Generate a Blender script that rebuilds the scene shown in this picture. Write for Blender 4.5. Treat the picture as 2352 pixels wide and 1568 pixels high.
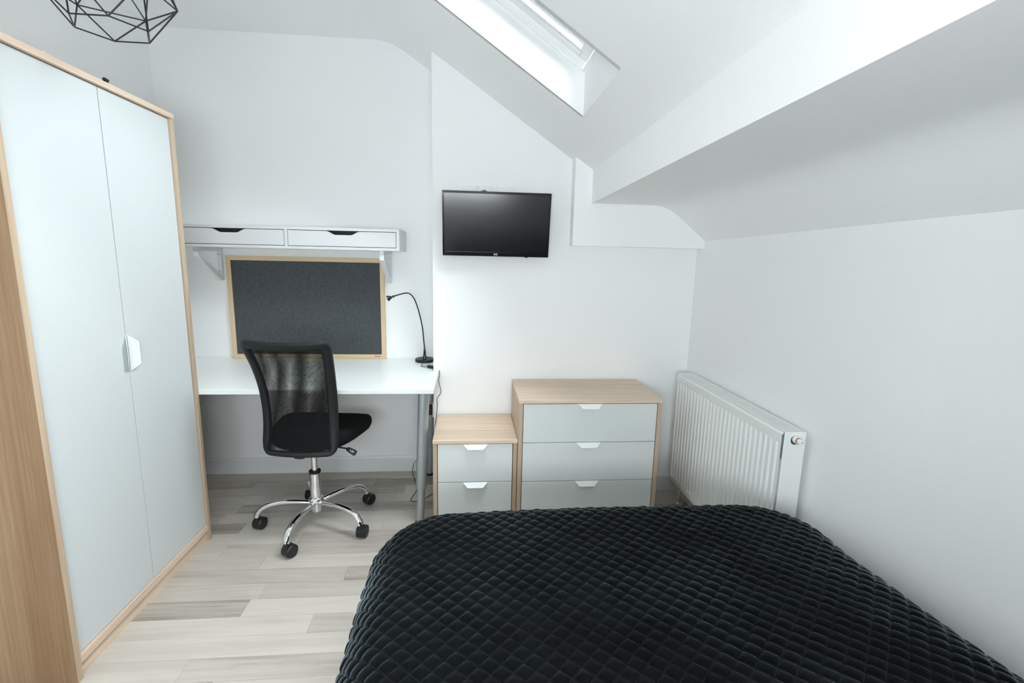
import bpy, math, random
import numpy as np
from mathutils import Matrix, Vector

random.seed(7)
for o in list(bpy.data.objects):
    bpy.data.objects.remove(o, do_unlink=True)
scene = bpy.context.scene
COL = scene.collection

# ------------------------------------------------------------------ camera
CAM_LOC = (0.0, 0.0, 1.3439)
YAW, PITCH, ROLL = -0.0899, -0.1722, -0.0220
F_PX = 1110.05
cam_d = bpy.data.cameras.new('camera')
cam_d.sensor_width = 36.0
cam_d.lens = F_PX / 2352.0 * 36.0
cam_d.clip_start = 0.02
cam = bpy.data.objects.new('camera', cam_d)
COL.objects.link(cam)
_R = Matrix.Rotation(YAW, 3, 'Z') @ Matrix.Rotation(PITCH, 3, 'X') @ Matrix.Rotation(ROLL, 3, 'Y')
_r, _f, _u = _R.col[0], _R.col[1], _R.col[2]
cam.matrix_world = Matrix(((_r[0], _u[0], -_f[0], CAM_LOC[0]),
                           (_r[1], _u[1], -_f[1], CAM_LOC[1]),
                           (_r[2], _u[2], -_f[2], CAM_LOC[2]),
                           (0, 0, 0, 1)))
scene.camera = cam

# ------------------------------------------------------------------ sky, lights, exposure
SKY_STRENGTH = 31.0
FLASH_W = 8.0
EXPOSURE = 0.05
world = bpy.data.worlds.new('overcast_sky')
scene.world = world
world.use_nodes = True
_bg = world.node_tree.nodes['Background']
_bg.inputs[0].default_value = (0.905, 0.97, 1.0, 1)
_bg.inputs[1].default_value = SKY_STRENGTH


def portal(name, center, sx, sy, xdir, normal):
    """sky portal filling a window opening (it only guides the sampling of the sky)"""
    l = bpy.data.lights.new(name, 'AREA')
    l.shape = 'RECTANGLE'
    l.size, l.size_y = sx, sy
    l.cycles.is_portal = True
    o = bpy.data.objects.new(name, l)
    COL.objects.link(o)
    z = -Vector(normal).normalized()
    x = Vector(xdir).normalized()
    y = z.cross(x)
    o.matrix_world = Matrix(((x[0], y[0], z[0], center[0]), (x[1], y[1], z[1], center[1]),
                             (x[2], y[2], z[2], center[2]), (0, 0, 0, 1)))
    o['kind'] = 'helper'


_fl = bpy.data.lights.new('camera_flash', 'POINT')
_fl.energy = FLASH_W
_fl.shadow_soft_size = 0.07
_fl.color = (1.0, 1.0, 1.0)
_flo = bpy.data.objects.new('camera_flash', _fl)
_flo.location = (-0.025, -0.03, 1.50)
COL.objects.link(_flo)
_flo['kind'] = 'helper'

scene.view_settings.view_transform = 'Standard'
scene.view_settings.look = 'None'
scene.view_settings.gamma = 1.0
scene.view_settings.use_curve_mapping = False
scene.view_settings.exposure = EXPOSURE
scene.cycles.max_bounces = 8
scene.cycles.diffuse_bounces = 7
scene.cycles.glossy_bounces = 4
scene.cycles.transparent_max_bounces = 24
scene.cycles.caustics_reflective = False

# ------------------------------------------------------------------ helpers
ROOTM = {}


class MB:
    def __init__(self):
        self.v, self.f = [], []

    def add(self, verts, faces):
        n = len(self.v)
        self.v += [tuple(map(float, p)) for p in verts]
        self.f += [tuple(i + n for i in q) for q in faces]
        return self

    def box(self, x0, x1, y0, y1, z0, z1):
        return self.add([(x0, y0, z0), (x1, y0, z0), (x1, y1, z0), (x0, y1, z0),
                         (x0, y0, z1), (x1, y0, z1), (x1, y1, z1), (x0, y1, z1)],
                        [(0, 3, 2, 1), (4, 5, 6, 7), (0, 1, 5, 4), (1, 2, 6, 5), (2, 3, 7, 6), (3, 0, 4, 7)])

    def prism(self, poly, axis, a, b):
        """extrude a 2D polygon along an axis from a to b"""
        def mk(p, t):
            return {'x': (t, p[0], p[1]), 'y': (p[0], t, p[1]), 'z': (p[0], p[1], t)}[axis]
        n = len(poly)
        vs = [mk(p, a) for p in poly] + [mk(p, b) for p in poly]
        fs = [tuple(range(n)), tuple(range(2 * n - 1, n - 1, -1))]
        fs += [(i, i + n, (i + 1) % n + n, (i + 1) % n) for i in range(n)]
        return self.add(vs, fs)

    def tube(self, pts, rad, seg=10, flat=1.0, closed=False, up=None):
        pts = [Vector(p) for p in pts]
        n = len(pts)
        rads = rad if isinstance(rad, (list, tuple)) else [rad] * n
        vs, fs = [], []
        prev = None
        for i in range(n):
            if closed:
                t = (pts[(i + 1) % n] - pts[i - 1]).normalized()
            else:
                t = (pts[min(i + 1, n - 1)] - pts[max(i - 1, 0)]).normalized()
            if up is not None:
                u = Vector(up[i] if isinstance(up, list) else up)
                a = (u - t * u.dot(t)).normalized()
            elif prev is None:
                h = Vector((0, 0, 1)) if abs(t.z) < .9 else Vector((1, 0, 0))
                a = (h - t * h.dot(t)).normalized()
            else:
                a = (prev - t * prev.dot(t)).normalized()
            prev = a
            b = t.cross(a)
            for k in range(seg):
                th = 2 * math.pi * k / seg
                vs.append(pts[i] + a * math.cos(th) * rads[i] * flat + b * math.sin(th) * rads[i])
        m = n if closed else n - 1
        for i in range(m):
            j = (i + 1) % n
            for k in range(seg):
                k2 = (k + 1) % seg
                fs.append((i * seg + k, i * seg + k2, j * seg + k2, j * seg + k))
        if not closed:
            fs.append(tuple(range(seg - 1, -1, -1)))
            fs.append(tuple(range((n - 1) * seg, n * seg)))
        return self.add(vs, fs)

    def lathe(self, prof, origin, axis=(0, 0, 1), seg=24):
        """prof: list of (r, h) along axis from origin"""
        ax = Vector(axis).normalized()
        h = Vector((1, 0, 0)) if abs(ax.x) < .9 else Vector((0, 1, 0))
        a = (h - ax * h.dot(ax)).normalized()
        b = ax.cross(a)
        o = Vector(origin)
        vs, fs = [], []
        for r, t in prof:
            for k in range(seg):
                th = 2 * math.pi * k / seg
                vs.append(o + ax * t + (a * math.cos(th) + b * math.sin(th)) * max(r, 1e-5))
        for i in range(len(prof) - 1):
            for k in range(seg):
                k2 = (k + 1) % seg
                fs.append((i * seg + k, i * seg + k2, (i + 1) * seg + k2, (i + 1) * seg + k))
        fs.append(tuple(range(seg - 1, -1, -1)))
        fs.append(tuple(range((len(prof) - 1) * seg, len(prof) * seg)))
        return self.add(vs, fs)

    def build(self, name, mat, parent=None, smooth=False, bevel=0.0, local=False, seg=2, angle=35):
        root = parent
        while root is not None and root.parent is not None:
            root = root.parent
        vs = self.v
        if root is not None and not local:
            mi = ROOTM[root.name].inverted()
            vs = [tuple(mi @ Vector(p)) for p in vs]
        me = bpy.data.meshes.new(name)
        me.from_pydata(vs, [], self.f)
        me.validate()
        me.update()
        import bmesh
        bm = bmesh.new()
        bm.from_mesh(me)
        bmesh.ops.recalc_face_normals(bm, faces=bm.faces)
        bm.to_mesh(me)
        bm.free()
        me.materials.append(mat)
        if smooth:
            me.polygons.foreach_set('use_smooth', [True] * len(me.polygons))
            me.set_sharp_from_angle(angle=math.radians(angle))
        o = bpy.data.objects.new(name, me)
        COL.objects.link(o)
        if parent is not None:
            o.parent = parent
        if root is None:
            ROOTM[o.name] = Matrix.Identity(4)
        if bevel:
            m = o.modifiers.new('edge', 'BEVEL')
            m.width, m.segments, m.limit_method = bevel, seg, 'ANGLE'
            m.angle_limit = math.radians(40)
            m.harden_normals = False
        return o


def tag(o, label, cat, kind=None, group=None):
    o['label'] = label
    o['category'] = cat
    if kind:
        o['kind'] = kind
    if group:
        o['group'] = group
    return o


def thing(name, label, cat, loc=(0, 0, 0), rz=0.0, kind=None, group=None):
    o = bpy.data.objects.new(name, None)
    o.empty_display_size = .05
    COL.objects.link(o)
    o.location = loc
    o.rotation_euler = (0, 0, rz)
    ROOTM[o.name] = Matrix.Translation(loc) @ Matrix.Rotation(rz, 4, 'Z')
    return tag(o, label, cat, kind, group)


def catmull(pts, n=8):
    P = [Vector(p) for p in pts]
    P = [P[0] * 2 - P[1]] + P + [P[-1] * 2 - P[-2]]
    out = []
    for i in range(1, len(P) - 2):
        for k in range(n):
            t = k / n
            a, b, c, d = P[i - 1], P[i], P[i + 1], P[i + 2]
            out.append(0.5 * ((2 * b) + (c - a) * t + (2 * a - 5 * b + 4 * c - d) * t * t + (3 * b - a - 3 * c + d) * t ** 3))
    out.append(P[-2])
    return out


# ------------------------------------------------------------------ materials
def new_mat(name):
    m = bpy.data.materials.new(name)
    m.use_nodes = True
    nt = m.node_tree
    return m, nt, nt.nodes['Principled BSDF']


def plain(name, col, rough=.5, metal=0.0, bump=0.0, bscale=200.0, spec=None, coat=0.0, var=0.0):
    m, nt, b = new_mat(name)
    b.inputs['Base Color'].default_value = (*col, 1)
    b.inputs['Roughness'].default_value = rough
    b.inputs['Metallic'].default_value = metal
    if spec is not None:
        b.inputs['Specular IOR Level'].default_value = spec
    if coat:
        b.inputs['Coat Weight'].default_value = coat
        b.inputs['Coat Roughness'].default_value = .05
    tc = nt.nodes.new('ShaderNodeTexCoord')
    nz = nt.nodes.new('ShaderNodeTexNoise')
    nz.inputs['Scale'].default_value = bscale
    nz.inputs['Detail'].default_value = 3
    nt.links.new(tc.outputs['Object'], nz.inputs['Vector'])
    if bump:
        bp = nt.nodes.new('ShaderNodeBump')
        bp.inputs['Strength'].default_value = bump
        bp.inputs['Distance'].default_value = .002
        nt.links.new(nz.outputs['Fac'], bp.inputs['Height'])
        nt.links.new(bp.outputs['Normal'], b.inputs['Normal'])
    if var:
        mx = nt.nodes.new('ShaderNodeMixRGB')
        mx.inputs[1].default_value = (*[c * (1 - var) for c in col], 1)
        mx.inputs[2].default_value = (*[min(1, c * (1 + var)) for c in col], 1)
        nt.links.new(nz.outputs['Fac'], mx.inputs[0])
        nt.links.new(mx.outputs[0], b.inputs['Base Color'])
    return m


def wood(name, grain, c_dark, c_light, band=9.0, rough=.45, band_amt=.5, seed=0.0):
    """oak-effect foil: fine streaks along `grain` axis plus broad plank-like bands across it"""
    m, nt, b = new_mat(name)
    L, N = nt.links.new, nt.nodes.new
    tc = N('ShaderNodeTexCoord')
    mp = N('ShaderNodeMapping')
    sc = {'x': (1.6, 70, 70), 'y': (70, 1.6, 70), 'z': (70, 70, 1.6)}[grain]
    mp.inputs['Scale'].default_value = sc
    mp.inputs['Location'].default_value = (seed, seed * 1.7, seed * .6)
    L(tc.outputs['Object'], mp.inputs['Vector'])
    n1 = N('ShaderNodeTexNoise')
    n1.inputs['Scale'].default_value = 1.6
    n1.inputs['Detail'].default_value = 5
    n1.inputs['Roughness'].default_value = .6
    L(mp.outputs[0], n1.inputs['Vector'])
    mp2 = N('ShaderNodeMapping')
    s2 = {'x': (.15, band, band), 'y': (band, .15, band), 'z': (band, band, .15)}[grain]
    mp2.inputs['Scale'].default_value = s2
    mp2.inputs['Location'].default_value = (seed * 2.1, seed, seed)
    L(tc.outputs['Object'], mp2.inputs['Vector'])
    n2 = N('ShaderNodeTexVoronoi')
    n2.inputs['Scale'].default_value = 1.0
    L(mp2.outputs[0], n2.inputs['Vector'])
    sep = N('ShaderNodeSeparateColor')
    L(n2.outputs['Color'], sep.inputs[0])
    mix = N('ShaderNodeMath')
    mix.operation = 'MULTIPLY_ADD'
    L(sep.outputs[0], mix.inputs[0])
    mix.inputs[1].default_value = band_amt
    ml = N('ShaderNodeMath')
    ml.operation = 'MULTIPLY_ADD'
    L(n1.outputs['Fac'], ml.inputs[0])
    ml.inputs[1].default_value = 1.5
    ml.inputs[2].default_value = -.25 - band_amt * .5
    L(ml.outputs[0], mix.inputs[2])
    cr = N('ShaderNodeValToRGB')
    cr.color_ramp.elements[0].position = .05
    cr.color_ramp.elements[0].color = (*c_dark, 1)
    cr.color_ramp.elements[1].position = .95
    cr.color_ramp.elements[1].color = (*c_light, 1)
    L(mix.outputs[0], cr.inputs[0])
    L(cr.outputs[0], b.inputs['Base Color'])
    b.inputs['Roughness'].default_value = rough
    bp = N('ShaderNodeBump')
    bp.inputs['Strength'].default_value = .08
    bp.inputs['Distance'].default_value = .001
    L(n1.outputs['Fac'], bp.inputs['Height'])
    L(bp.outputs[0], b.inputs['Normal'])
    return m


def plank_mat():
    m, nt, b = new_mat('laminate_plank')
    L, N = nt.links.new, nt.nodes.new
    tc, oi = N('ShaderNodeTexCoord'), N('ShaderNodeObjectInfo')
    off = N('ShaderNodeMath')
    off.operation = 'MULTIPLY'
    off.inputs[1].default_value = 87.0
    L(oi.outputs['Random'], off.inputs[0])
    cb = N('ShaderNodeCombineXYZ')
    for i in range(3):
        L(off.outputs[0], cb.inputs[i])
    va = N('ShaderNodeVectorMath')
    va.operation = 'ADD'
    L(tc.outputs['Object'], va.inputs[0])
    L(cb.outputs[0], va.inputs[1])
    mp = N('ShaderNodeMapping')
    mp.inputs['Scale'].default_value = (2.2, 34, 20)
    L(va.outputs[0], mp.inputs['Vector'])
    n1 = N('ShaderNodeTexNoise')
    n1.inputs['Scale'].default_value = 1.0
    n1.inputs['Detail'].default_value = 6
    n1.inputs['Roughness'].default_value = .62
    n1.inputs['Distortion'].default_value = .6
    L(mp.outputs[0], n1.inputs['Vector'])
    mp2 = N('ShaderNodeMapping')
    mp2.inputs['Scale'].default_value = (1.3, 9, 5)
    L(va.outputs[0], mp2.inputs['Vector'])
    n2 = N('ShaderNodeTexNoise')
    n2.inputs['Scale'].default_value = 1.0
    n2.inputs['Detail'].default_value = 2
    n2.inputs['Distortion'].default_value = 1.2
    L(mp2.outputs[0], n2.inputs['Vector'])
    # tone = random*.5 + grain
    t = N('ShaderNodeMath')
    t.operation = 'MULTIPLY_ADD'
    L(oi.outputs['Random'], t.inputs[0])
    t.inputs[1].default_value = .85
    g = N('ShaderNodeMath')
    g.operation = 'MULTIPLY_ADD'
    L(n1.outputs['Fac'], g.inputs[0])
    g.inputs[1].default_value = 1.15
    g.inputs[2].default_value = -.70
    L(g.outputs[0], t.inputs[2])
    t2 = N('ShaderNodeMath')
    t2.operation = 'MULTIPLY_ADD'
    L(n2.outputs['Fac'], t2.inputs[0])
    t2.inputs[1].default_value = .75
    L(t.outputs[0], t2.inputs[2])
    cr = N('ShaderNodeValToRGB')
    e = cr.color_ramp.elements
    e[0].position, e[0].color = .12, (.30, .262, .222, 1)
    e[1].position, e[1].color = .95, (.56, .52, .468, 1)
    k = e.new(.45)
    k.color = (.45, .412, .365, 1)
    L(t2.outputs[0], cr.inputs[0])
    L(cr.outputs[0], b.inputs['Base Color'])
    b.inputs['Roughness'].default_value = .38
    return m


def mesh_mat():
    m, nt, b = new_mat('mesh_fabric')
    L, N = nt.links.new, nt.nodes.new
    b.inputs['Base Color'].default_value = (.005, .0055, .006, 1)
    b.inputs['Roughness'].default_value = .7
    b.inputs['Specular IOR Level'].default_value = .2
    uv = N('ShaderNodeUVMap')
    uv.uv_map = 'UVMap'
    sp = N('ShaderNodeSeparateXYZ')
    L(uv.outputs[0], sp.inputs[0])
    outs = []
    for op in ('ADD', 'SUBTRACT'):
        a = N('ShaderNodeMath')
        a.operation = op
        L(sp.outputs[0], a.inputs[0])
        L(sp.outputs[1], a.inputs[1])
        s = N('ShaderNodeMath')
        s.operation = 'MULTIPLY'
        s.inputs[1].default_value = 1 / .0042
        L(a.outputs[0], s.inputs[0])
        fr = N('ShaderNodeMath')
        fr.operation = 'FRACT'
        L(s.outputs[0], fr.inputs[0])
        gt = N('ShaderNodeMath')
        gt.operation = 'GREATER_THAN'
        gt.inputs[1].default_value = .30 if op == 'ADD' else .45
        L(fr.outputs[0], gt.inputs[0])
        outs.append(gt)
    mu = N('ShaderNodeMath')
    mu.operation = 'MULTIPLY'
    L(outs[0].outputs[0], mu.inputs[0])
    L(outs[1].outputs[0], mu.inputs[1])
    inv = N('ShaderNodeMath')
    inv.operation = 'SUBTRACT'
    inv.inputs[0].default_value = 1.0
    L(mu.outputs[0], inv.inputs[1])
    L(inv.outputs[0], b.inputs['Alpha'])
    return m


def glass_mat():
    m, nt, b = new_mat('window_glass')
    nt.nodes.remove(b)
    L, N = nt.links.new, nt.nodes.new
    tr, gl, mx = N('ShaderNodeBsdfTransparent'), N('ShaderNodeBsdfGlossy'), N('ShaderNodeMixShader')
    gl.inputs['Roughness'].default_value = .02
    fr = N('ShaderNodeFresnel')
    fr.inputs['IOR'].default_value = 1.45
    L(fr.outputs[0], mx.inputs[0])
    L(tr.outputs[0], mx.inputs[1])
    L(gl.outputs[0], mx.inputs[2])
    L(mx.outputs[0], nt.nodes['Material Output'].inputs[0])
    return m


def velvet_mat():
    m, nt, b = new_mat('black_velvet')
    L, N = nt.links.new, nt.nodes.new
    tc = N('ShaderNodeTexCoord')
    nz = N('ShaderNodeTexNoise')
    nz.inputs['Scale'].default_value = 9
    nz.inputs['Detail'].default_value = 5
    L(tc.outputs['Object'], nz.inputs['Vector'])
    cr = N('ShaderNodeValToRGB')
    cr.color_ramp.elements[0].color = (.0014, .0018, .0020, 1)
    cr.color_ramp.elements[1].color = (.0040, .0051, .0056, 1)
    cr.color_ramp.elements[0].position = .3
    cr.color_ramp.elements[1].position = .75
    L(nz.outputs['Fac'], cr.inputs[0])
    # grazing velvet sheen painted as paler lines along the quilt seams
    uv = N('ShaderNodeUVMap')
    uv.uv_map = 'UVMap'
    sp = N('ShaderNodeSeparateXYZ')
    L(uv.outputs[0], sp.inputs[0])
    mn = N('ShaderNodeMath')
    mn.operation = 'MINIMUM'
    for i in range(2):
        pp = N('ShaderNodeMath')
        pp.operation = 'PINGPONG'
        pp.inputs[1].default_value = .5
        L(sp.outputs[i], pp.inputs[0])
        L(pp.outputs[0], mn.inputs[i])
    sm = N('ShaderNodeMapRange')
    sm.inputs['From Min'].default_value = .015
    sm.inputs['From Max'].default_value = .045
    sm.inputs['To Min'].default_value = 1.0
    sm.inputs['To Max'].default_value = 0.0
    L(mn.outputs[0], sm.inputs['Value'])
    mx = N('ShaderNodeMixRGB')
    mx.inputs[2].default_value = (.0105, .013, .0142, 1)
    L(sm.outputs[0], mx.inputs[0])
    L(cr.outputs[0], mx.inputs[1])
    L(mx.outputs[0], b.inputs['Base Color'])
    b.inputs['Roughness'].default_value = .85
    b.inputs['Specular IOR Level'].default_value = .06
    n3 = N('ShaderNodeTexNoise')
    n3.inputs['Scale'].default_value = 3.2
    n3.inputs['Detail'].default_value = 3
    L(tc.outputs['Object'], n3.inputs['Vector'])
    mr = N('ShaderNodeMapRange')
    mr.inputs['From Min'].default_value = .38
    mr.inputs['From Max'].default_value = .68
    mr.inputs['To Min'].default_value = .20
    mr.inputs['To Max'].default_value = .60
    L(n3.outputs['Fac'], mr.inputs['Value'])
    L(mr.outputs[0], b.inputs['Sheen Weight'])
    b.inputs['Sheen Roughness'].default_value = .30
    b.inputs['Sheen Tint'].default_value = (.62, .78, .85, 1)
    n2 = N('ShaderNodeTexNoise')
    n2.inputs['Scale'].default_value = 900
    L(tc.outputs['Object'], n2.inputs['Vector'])
    bp = N('ShaderNodeBump')
    bp.inputs['Strength'].default_value = .35
    bp.inputs['Distance'].default_value = .001
    L(n2.outputs['Fac'], bp.inputs['Height'])
    L(bp.outputs[0], b.inputs['Normal'])
    return m


def felt_mat():
    m, nt, b = new_mat('grey_felt')
    L, N = nt.links.new, nt.nodes.new
    tc = N('ShaderNodeTexCoord')
    mp = N('ShaderNodeMapping')
    mp.inputs['Rotation'].default_value = (0, math.radians(35), 0)
    mp.inputs['Scale'].default_value = (260, 260, 90)
    L(tc.outputs['Object'], mp.inputs[0])
    nz = N('ShaderNodeTexNoise')
    nz.inputs['Scale'].default_value = 1
    nz.inputs['Detail'].default_value = 2
    L(mp.outputs[0], nz.inputs['Vector'])
    cr = N('ShaderNodeValToRGB')
    cr.color_ramp.elements[0].color = (.055, .062, .069, 1)
    cr.color_ramp.elements[1].color = (.092, .101, .111, 1)
    cr.color_ramp.elements[0].position = .3
    cr.color_ramp.elements[1].position = .7
    L(nz.outputs['Fac'], cr.inputs[0])
    L(cr.outputs[0], b.inputs['Base Color'])
    b.inputs['Roughness'].default_value = .95
    b.inputs['Specular IOR Level'].default_value = .1
    b.inputs['Sheen Weight'].default_value = .1
    return m


M_WALL = plain('wall_paint', (.885, .90, .905), .92, bump=.05, bscale=90, spec=.2, var=.01)
M_CEIL = plain('ceiling_paint', (.925, .94, .945), .94, bump=.05, bscale=70, spec=.2, var=.01)
M_TRIM = plain('gloss_trim_paint', (.82, .84, .845), .35, spec=.4)
M_OAKX = wood('oak_foil_lengthwise', 'x', (.54, .395, .285), (.80, .65, .505), band=11, seed=1.3)
M_OAKY = wood('oak_foil_crosswise', 'y', (.54, .395, .285), (.80, .65, .505), band=11, seed=2.1)
M_OAKZ = wood('oak_foil_upright', 'z', (.40, .29, .195), (.62, .50, .375), band=9, seed=3.7)  # same oak as the flat panels, shade on upright faces painted darker
M_OAKS = wood('oak_foil_shaded', 'z', (.235, .138, .070), (.39, .262, .155), band=7, seed=5.2, band_amt=.75)  # same oak again, with the shade of the wardrobe side put into the colour
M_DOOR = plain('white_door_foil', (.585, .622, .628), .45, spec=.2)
M_DRAW = plain('pale_drawer_foil', (.70, .745, .735), .38, spec=.4)
M_HAND = plain('white_handle_paint', (.88, .90, .90), .35)
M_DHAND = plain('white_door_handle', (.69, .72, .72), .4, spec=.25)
M_GAP = plain('shadow_gap_board', (.10, .095, .09), .8)
M_WHITE = plain('white_lacquer', (.63, .65, .66), .35, spec=.3)
M_BRACK = plain('white_wood_paint', (.70, .72, .725), .45)
M_DESK = plain('white_desk_foil', (.82, .86, .85), .3, spec=.45)
M_STEEL = plain('silver_leg_paint', (.46, .51, .54), .4, metal=.6)
M_CHROME = plain('chrome', (.86, .87, .88), .07, metal=1.0)
M_DKSHADE = plain('dark_shade_fill', (.03, .032, .034), .6)  # near-black fill painted where recesses lie in shade
M_BLACK = plain('black_plastic', (.014, .015, .016), .42, spec=.4)
M_BLACKG = plain('gloss_black_plastic', (.008, .009, .011), .12, spec=.6)
M_LEATH = plain('black_leatherette', (.011, .013, .0145), .48, bump=.25, bscale=500, spec=.32)
M_SEAT = plain('black_seat_fabric', (.007, .008, .009), .9, bump=.5, bscale=900, spec=.2)
M_MESH = mesh_mat()
M_GLASS = glass_mat()
M_VELV = velvet_mat()
M_FELT = felt_mat()
M_PINE = wood('pale_pine', 'x', (.60, .43, .25), (.74, .58, .385), band=14, rough=.5, seed=.4, band_amt=.2)
M_PINEZ = wood('pale_pine_upright', 'z', (.60, .43, .25), (.74, .58, .385), band=14, rough=.5, seed=.9, band_amt=.2)
M_RAD = plain('radiator_enamel', (.85, .875, .86), .4, spec=.4)
M_PLANK = plank_mat()
M_SUB = plain('floor_joint', (.22, .20, .17), .8)
M_SCREEN = plain('tv_screen', (.006, .007, .008), .16, spec=.8)
M_BRASS = plain('brass_ring', (.45, .25, .12), .3, metal=.9)
M_INK = plain('dark_print', (.03, .028, .025), .6)
M_LOGO = plain('white_print', (.85, .87, .88), .5)
M_RED = plain('red_marker', (.45, .08, .06), .5)
M_PVC = plain('white_pvc', (.86, .88, .88), .25, spec=.5)
M_SOCK = plain('white_socket_plastic', (.84, .86, .87), .3)
M_BULB = plain('frosted_bulb', (.85, .85, .82), .3)
M_MATT = plain('mattress_ticking', (.7, .7, .7), .8)
M_LENS = plain('lamp_lens', (.75, .78, .78), .15)

# ------------------------------------------------------------------ room shell
XL, XR = -1.690, 1.2437          # left / right wall
YB, YC, YN = 2.93, 2.604, -0.78  # alcove wall, chimney face, wall behind the camera
XC = -0.193                     # chimney corner
ZC = 2.495                      # flat ceiling
S = .663                        # ceiling slope


def zs(x):
    return 2.33 - S * (x + .193)


tag(MB().box(XL - .1, XR + .1, YN - .1, YB + .1, -.12, -.010).build('floor', M_SUB),
    'pale grey laminate plank floor', 'floor', 'structure')
FLOOR = bpy.data.objects['floor']

# laminate strips, one object each; joints read from the photograph, the rest staggered
PITCH_Y = .0944
Y_TOP = 2.908
joints = {0: [-.82], 1: [-1.24, -.557], 2: [-1.04], 3: [-.403], 4: [-1.205], 5: [-1.25, -.426 + .9],
          6: [-.426], 7: [-.80], 8: [-1.107], 9: [-.90], 10: [-1.45], 11: [-.82], 12: [-.846], 13: [-.576],
          14: [-1.5, -.02], 15: [-.919], 16: [-.80]}
nrow = int((Y_TOP - YN) / PITCH_Y) + 2
for k in range(-1, nrow):
    y1 = min(Y_TOP - k * PITCH_Y, YB)
    y0 = max(Y_TOP - (k + 1) * PITCH_Y, YN)
    if y1 - y0 < .004:
        continue
    js = sorted(joints.get(k, [random.uniform(-1.5, -.6)]))
    while js[0] > XL + .55:
        js.insert(0, js[0] - random.uniform(.62, .95))
    while js[-1] < XR - .5:
        js.append(js[-1] + random.uniform(.62, 1.05))
    xs = [XL] + [j for j in js if XL + .02 < j < XR - .02] + [XR]
    for a, b in zip(xs[:-1], xs[1:]):
        g = .00035
        cx, cy = (a + b) / 2, (y0 + y1) / 2
        hx, hy = (b - a) / 2 - g, (y1 - y0) / 2 - g
        o = MB().box(-hx, hx, -hy, hy, -.010, 0).build('plank', M_PLANK, FLOOR, local=True)
        o.location = (cx, cy, 0)

tag(MB().box(XL - .1, XR + .1, YB, YB + .1, -.1, 2.6).build('wall_back', M_WALL),
    'white back wall of the alcove behind the desk', 'wall', 'structure')
tag(MB().box(XL - .1, XL, YN - .1, YB, -.1, 2.6).build('wall_left', M_WALL),
    'white left wall beside the wardrobe', 'wall', 'structure')
tag(MB().box(XR, XR + .1, YN - .1, YB, -.1, 1.50).build('wall_right', M_WALL),
    'low white right wall behind the radiator', 'wall', 'structure')
tag(MB().box(XC, XR + .02, YC, YB + .01, -.05, 2.36).build('wall_chimney', M_WALL),
    'white chimney breast carrying the television', 'wall', 'structure')

# wall behind the camera, with an unseen window added for its daylight
WX0, WX1, WZ0, WZ1 = -.70, .42, 1.0, 1.54
wn = MB()
wn.box(XL - .1, WX0, YN - .1, YN, -.1, 2.6).box(WX1, XR + .1, YN - .1, YN, -.1, 2.6)
wn.box(WX0, WX1, YN - .1, YN, -.1, WZ0).box(WX0, WX1, YN - .1, YN, WZ1, 2.6)
tag(wn.build('wall_near', M_WALL), 'white wall behind the bed head with an added window', 'wall', 'structure')
w2 = thing('added_window_2', 'white framed window behind the bed head, unseen and added for its light', 'window', (WX0, YN - .05, WZ0), kind='structure')
fr = MB()
fr.box(WX0, WX1, YN - .08, YN - .03, WZ0, WZ0 + .05).box(WX0, WX1, YN - .08, YN - .03, WZ1 - .05, WZ1)
fr.box(WX0, WX0 + .05, YN - .08, YN - .03, WZ0 + .05, WZ1 - .05).box(WX1 - .05, WX1, YN - .08, YN - .03, WZ0 + .05, WZ1 - .05)
fr.box((WX0 + WX1) / 2 - .03, (WX0 + WX1) / 2 + .03, YN - .08, YN - .03, WZ0 + .05, WZ1 - .05)
fr.build('window_frame', M_PVC, w2)
for a, b in ((WX0 + .05, (WX0 + WX1) / 2 - .03), ((WX0 + WX1) / 2 + .03, WX1 - .05)):
    MB().box(a, b, YN - .06, YN - .056, WZ0 + .05, WZ1 - .05).build('pane', M_GLASS, w2)
portal('portal_window', ((WX0 + WX1) / 2, YN - .09, (WZ0 + WZ1) / 2), WX1 - WX0, WZ1 - WZ0, (1, 0, 0), (0, 1, 0))

# ceiling: flat part, eased bend, slope with skylight, boxed purlin, soffit, lower slope
HX0, HX1, HY0, HY1 = -.36, .447, 1.545, 2.022     # skylight opening in the slope
YA, YE = YN - .05, YB + .03


def drift(y):
    """purlin is a few mm out of square over the room length"""
    t = (2.52 - y) / 1.92
    return -.022 * t, .020 * t


def ceil_pts(y):
    dx, dz = drift(y)
    xb = .622 + dx
    zb = 1.626 + dz
    pts = [(XL - .05, ZC), (-.56, ZC)]
    for i in range(9):                        # eased bend
        t = i / 8
        p0, p1, p2 = (-.53, ZC), (-.442, ZC), (-.36, zs(-.36))
        pts.append(((1 - t) ** 2 * p0[0] + 2 * t * (1 - t) * p1[0] + t * t * p2[0],
                    (1 - t) ** 2 * p0[1] + 2 * t * (1 - t) * p1[1] + t * t * p2[1]))
    pts += [(HX1, zs(HX1)), (xb, zs(xb)), (xb, zb), (.90 + dx, zb)]
    dzz = .017 * (2.52 - y)
    for i in range(9):
        t = i / 8
        p0, p1, p2 = (.95, zb), (1.033, zb), (1.11, 1.556 + dzz)
        pts.append(((1 - t) ** 2 * p0[0] + 2 * t * (1 - t) * p1[0] + t * t * p2[0],
                    (1 - t) ** 2 * p0[1] + 2 * t * (1 - t) * p1[1] + t * t * p2[1]))
    pts.append((XR + .03, 1.447 - .02 + dzz))
    return pts


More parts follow.
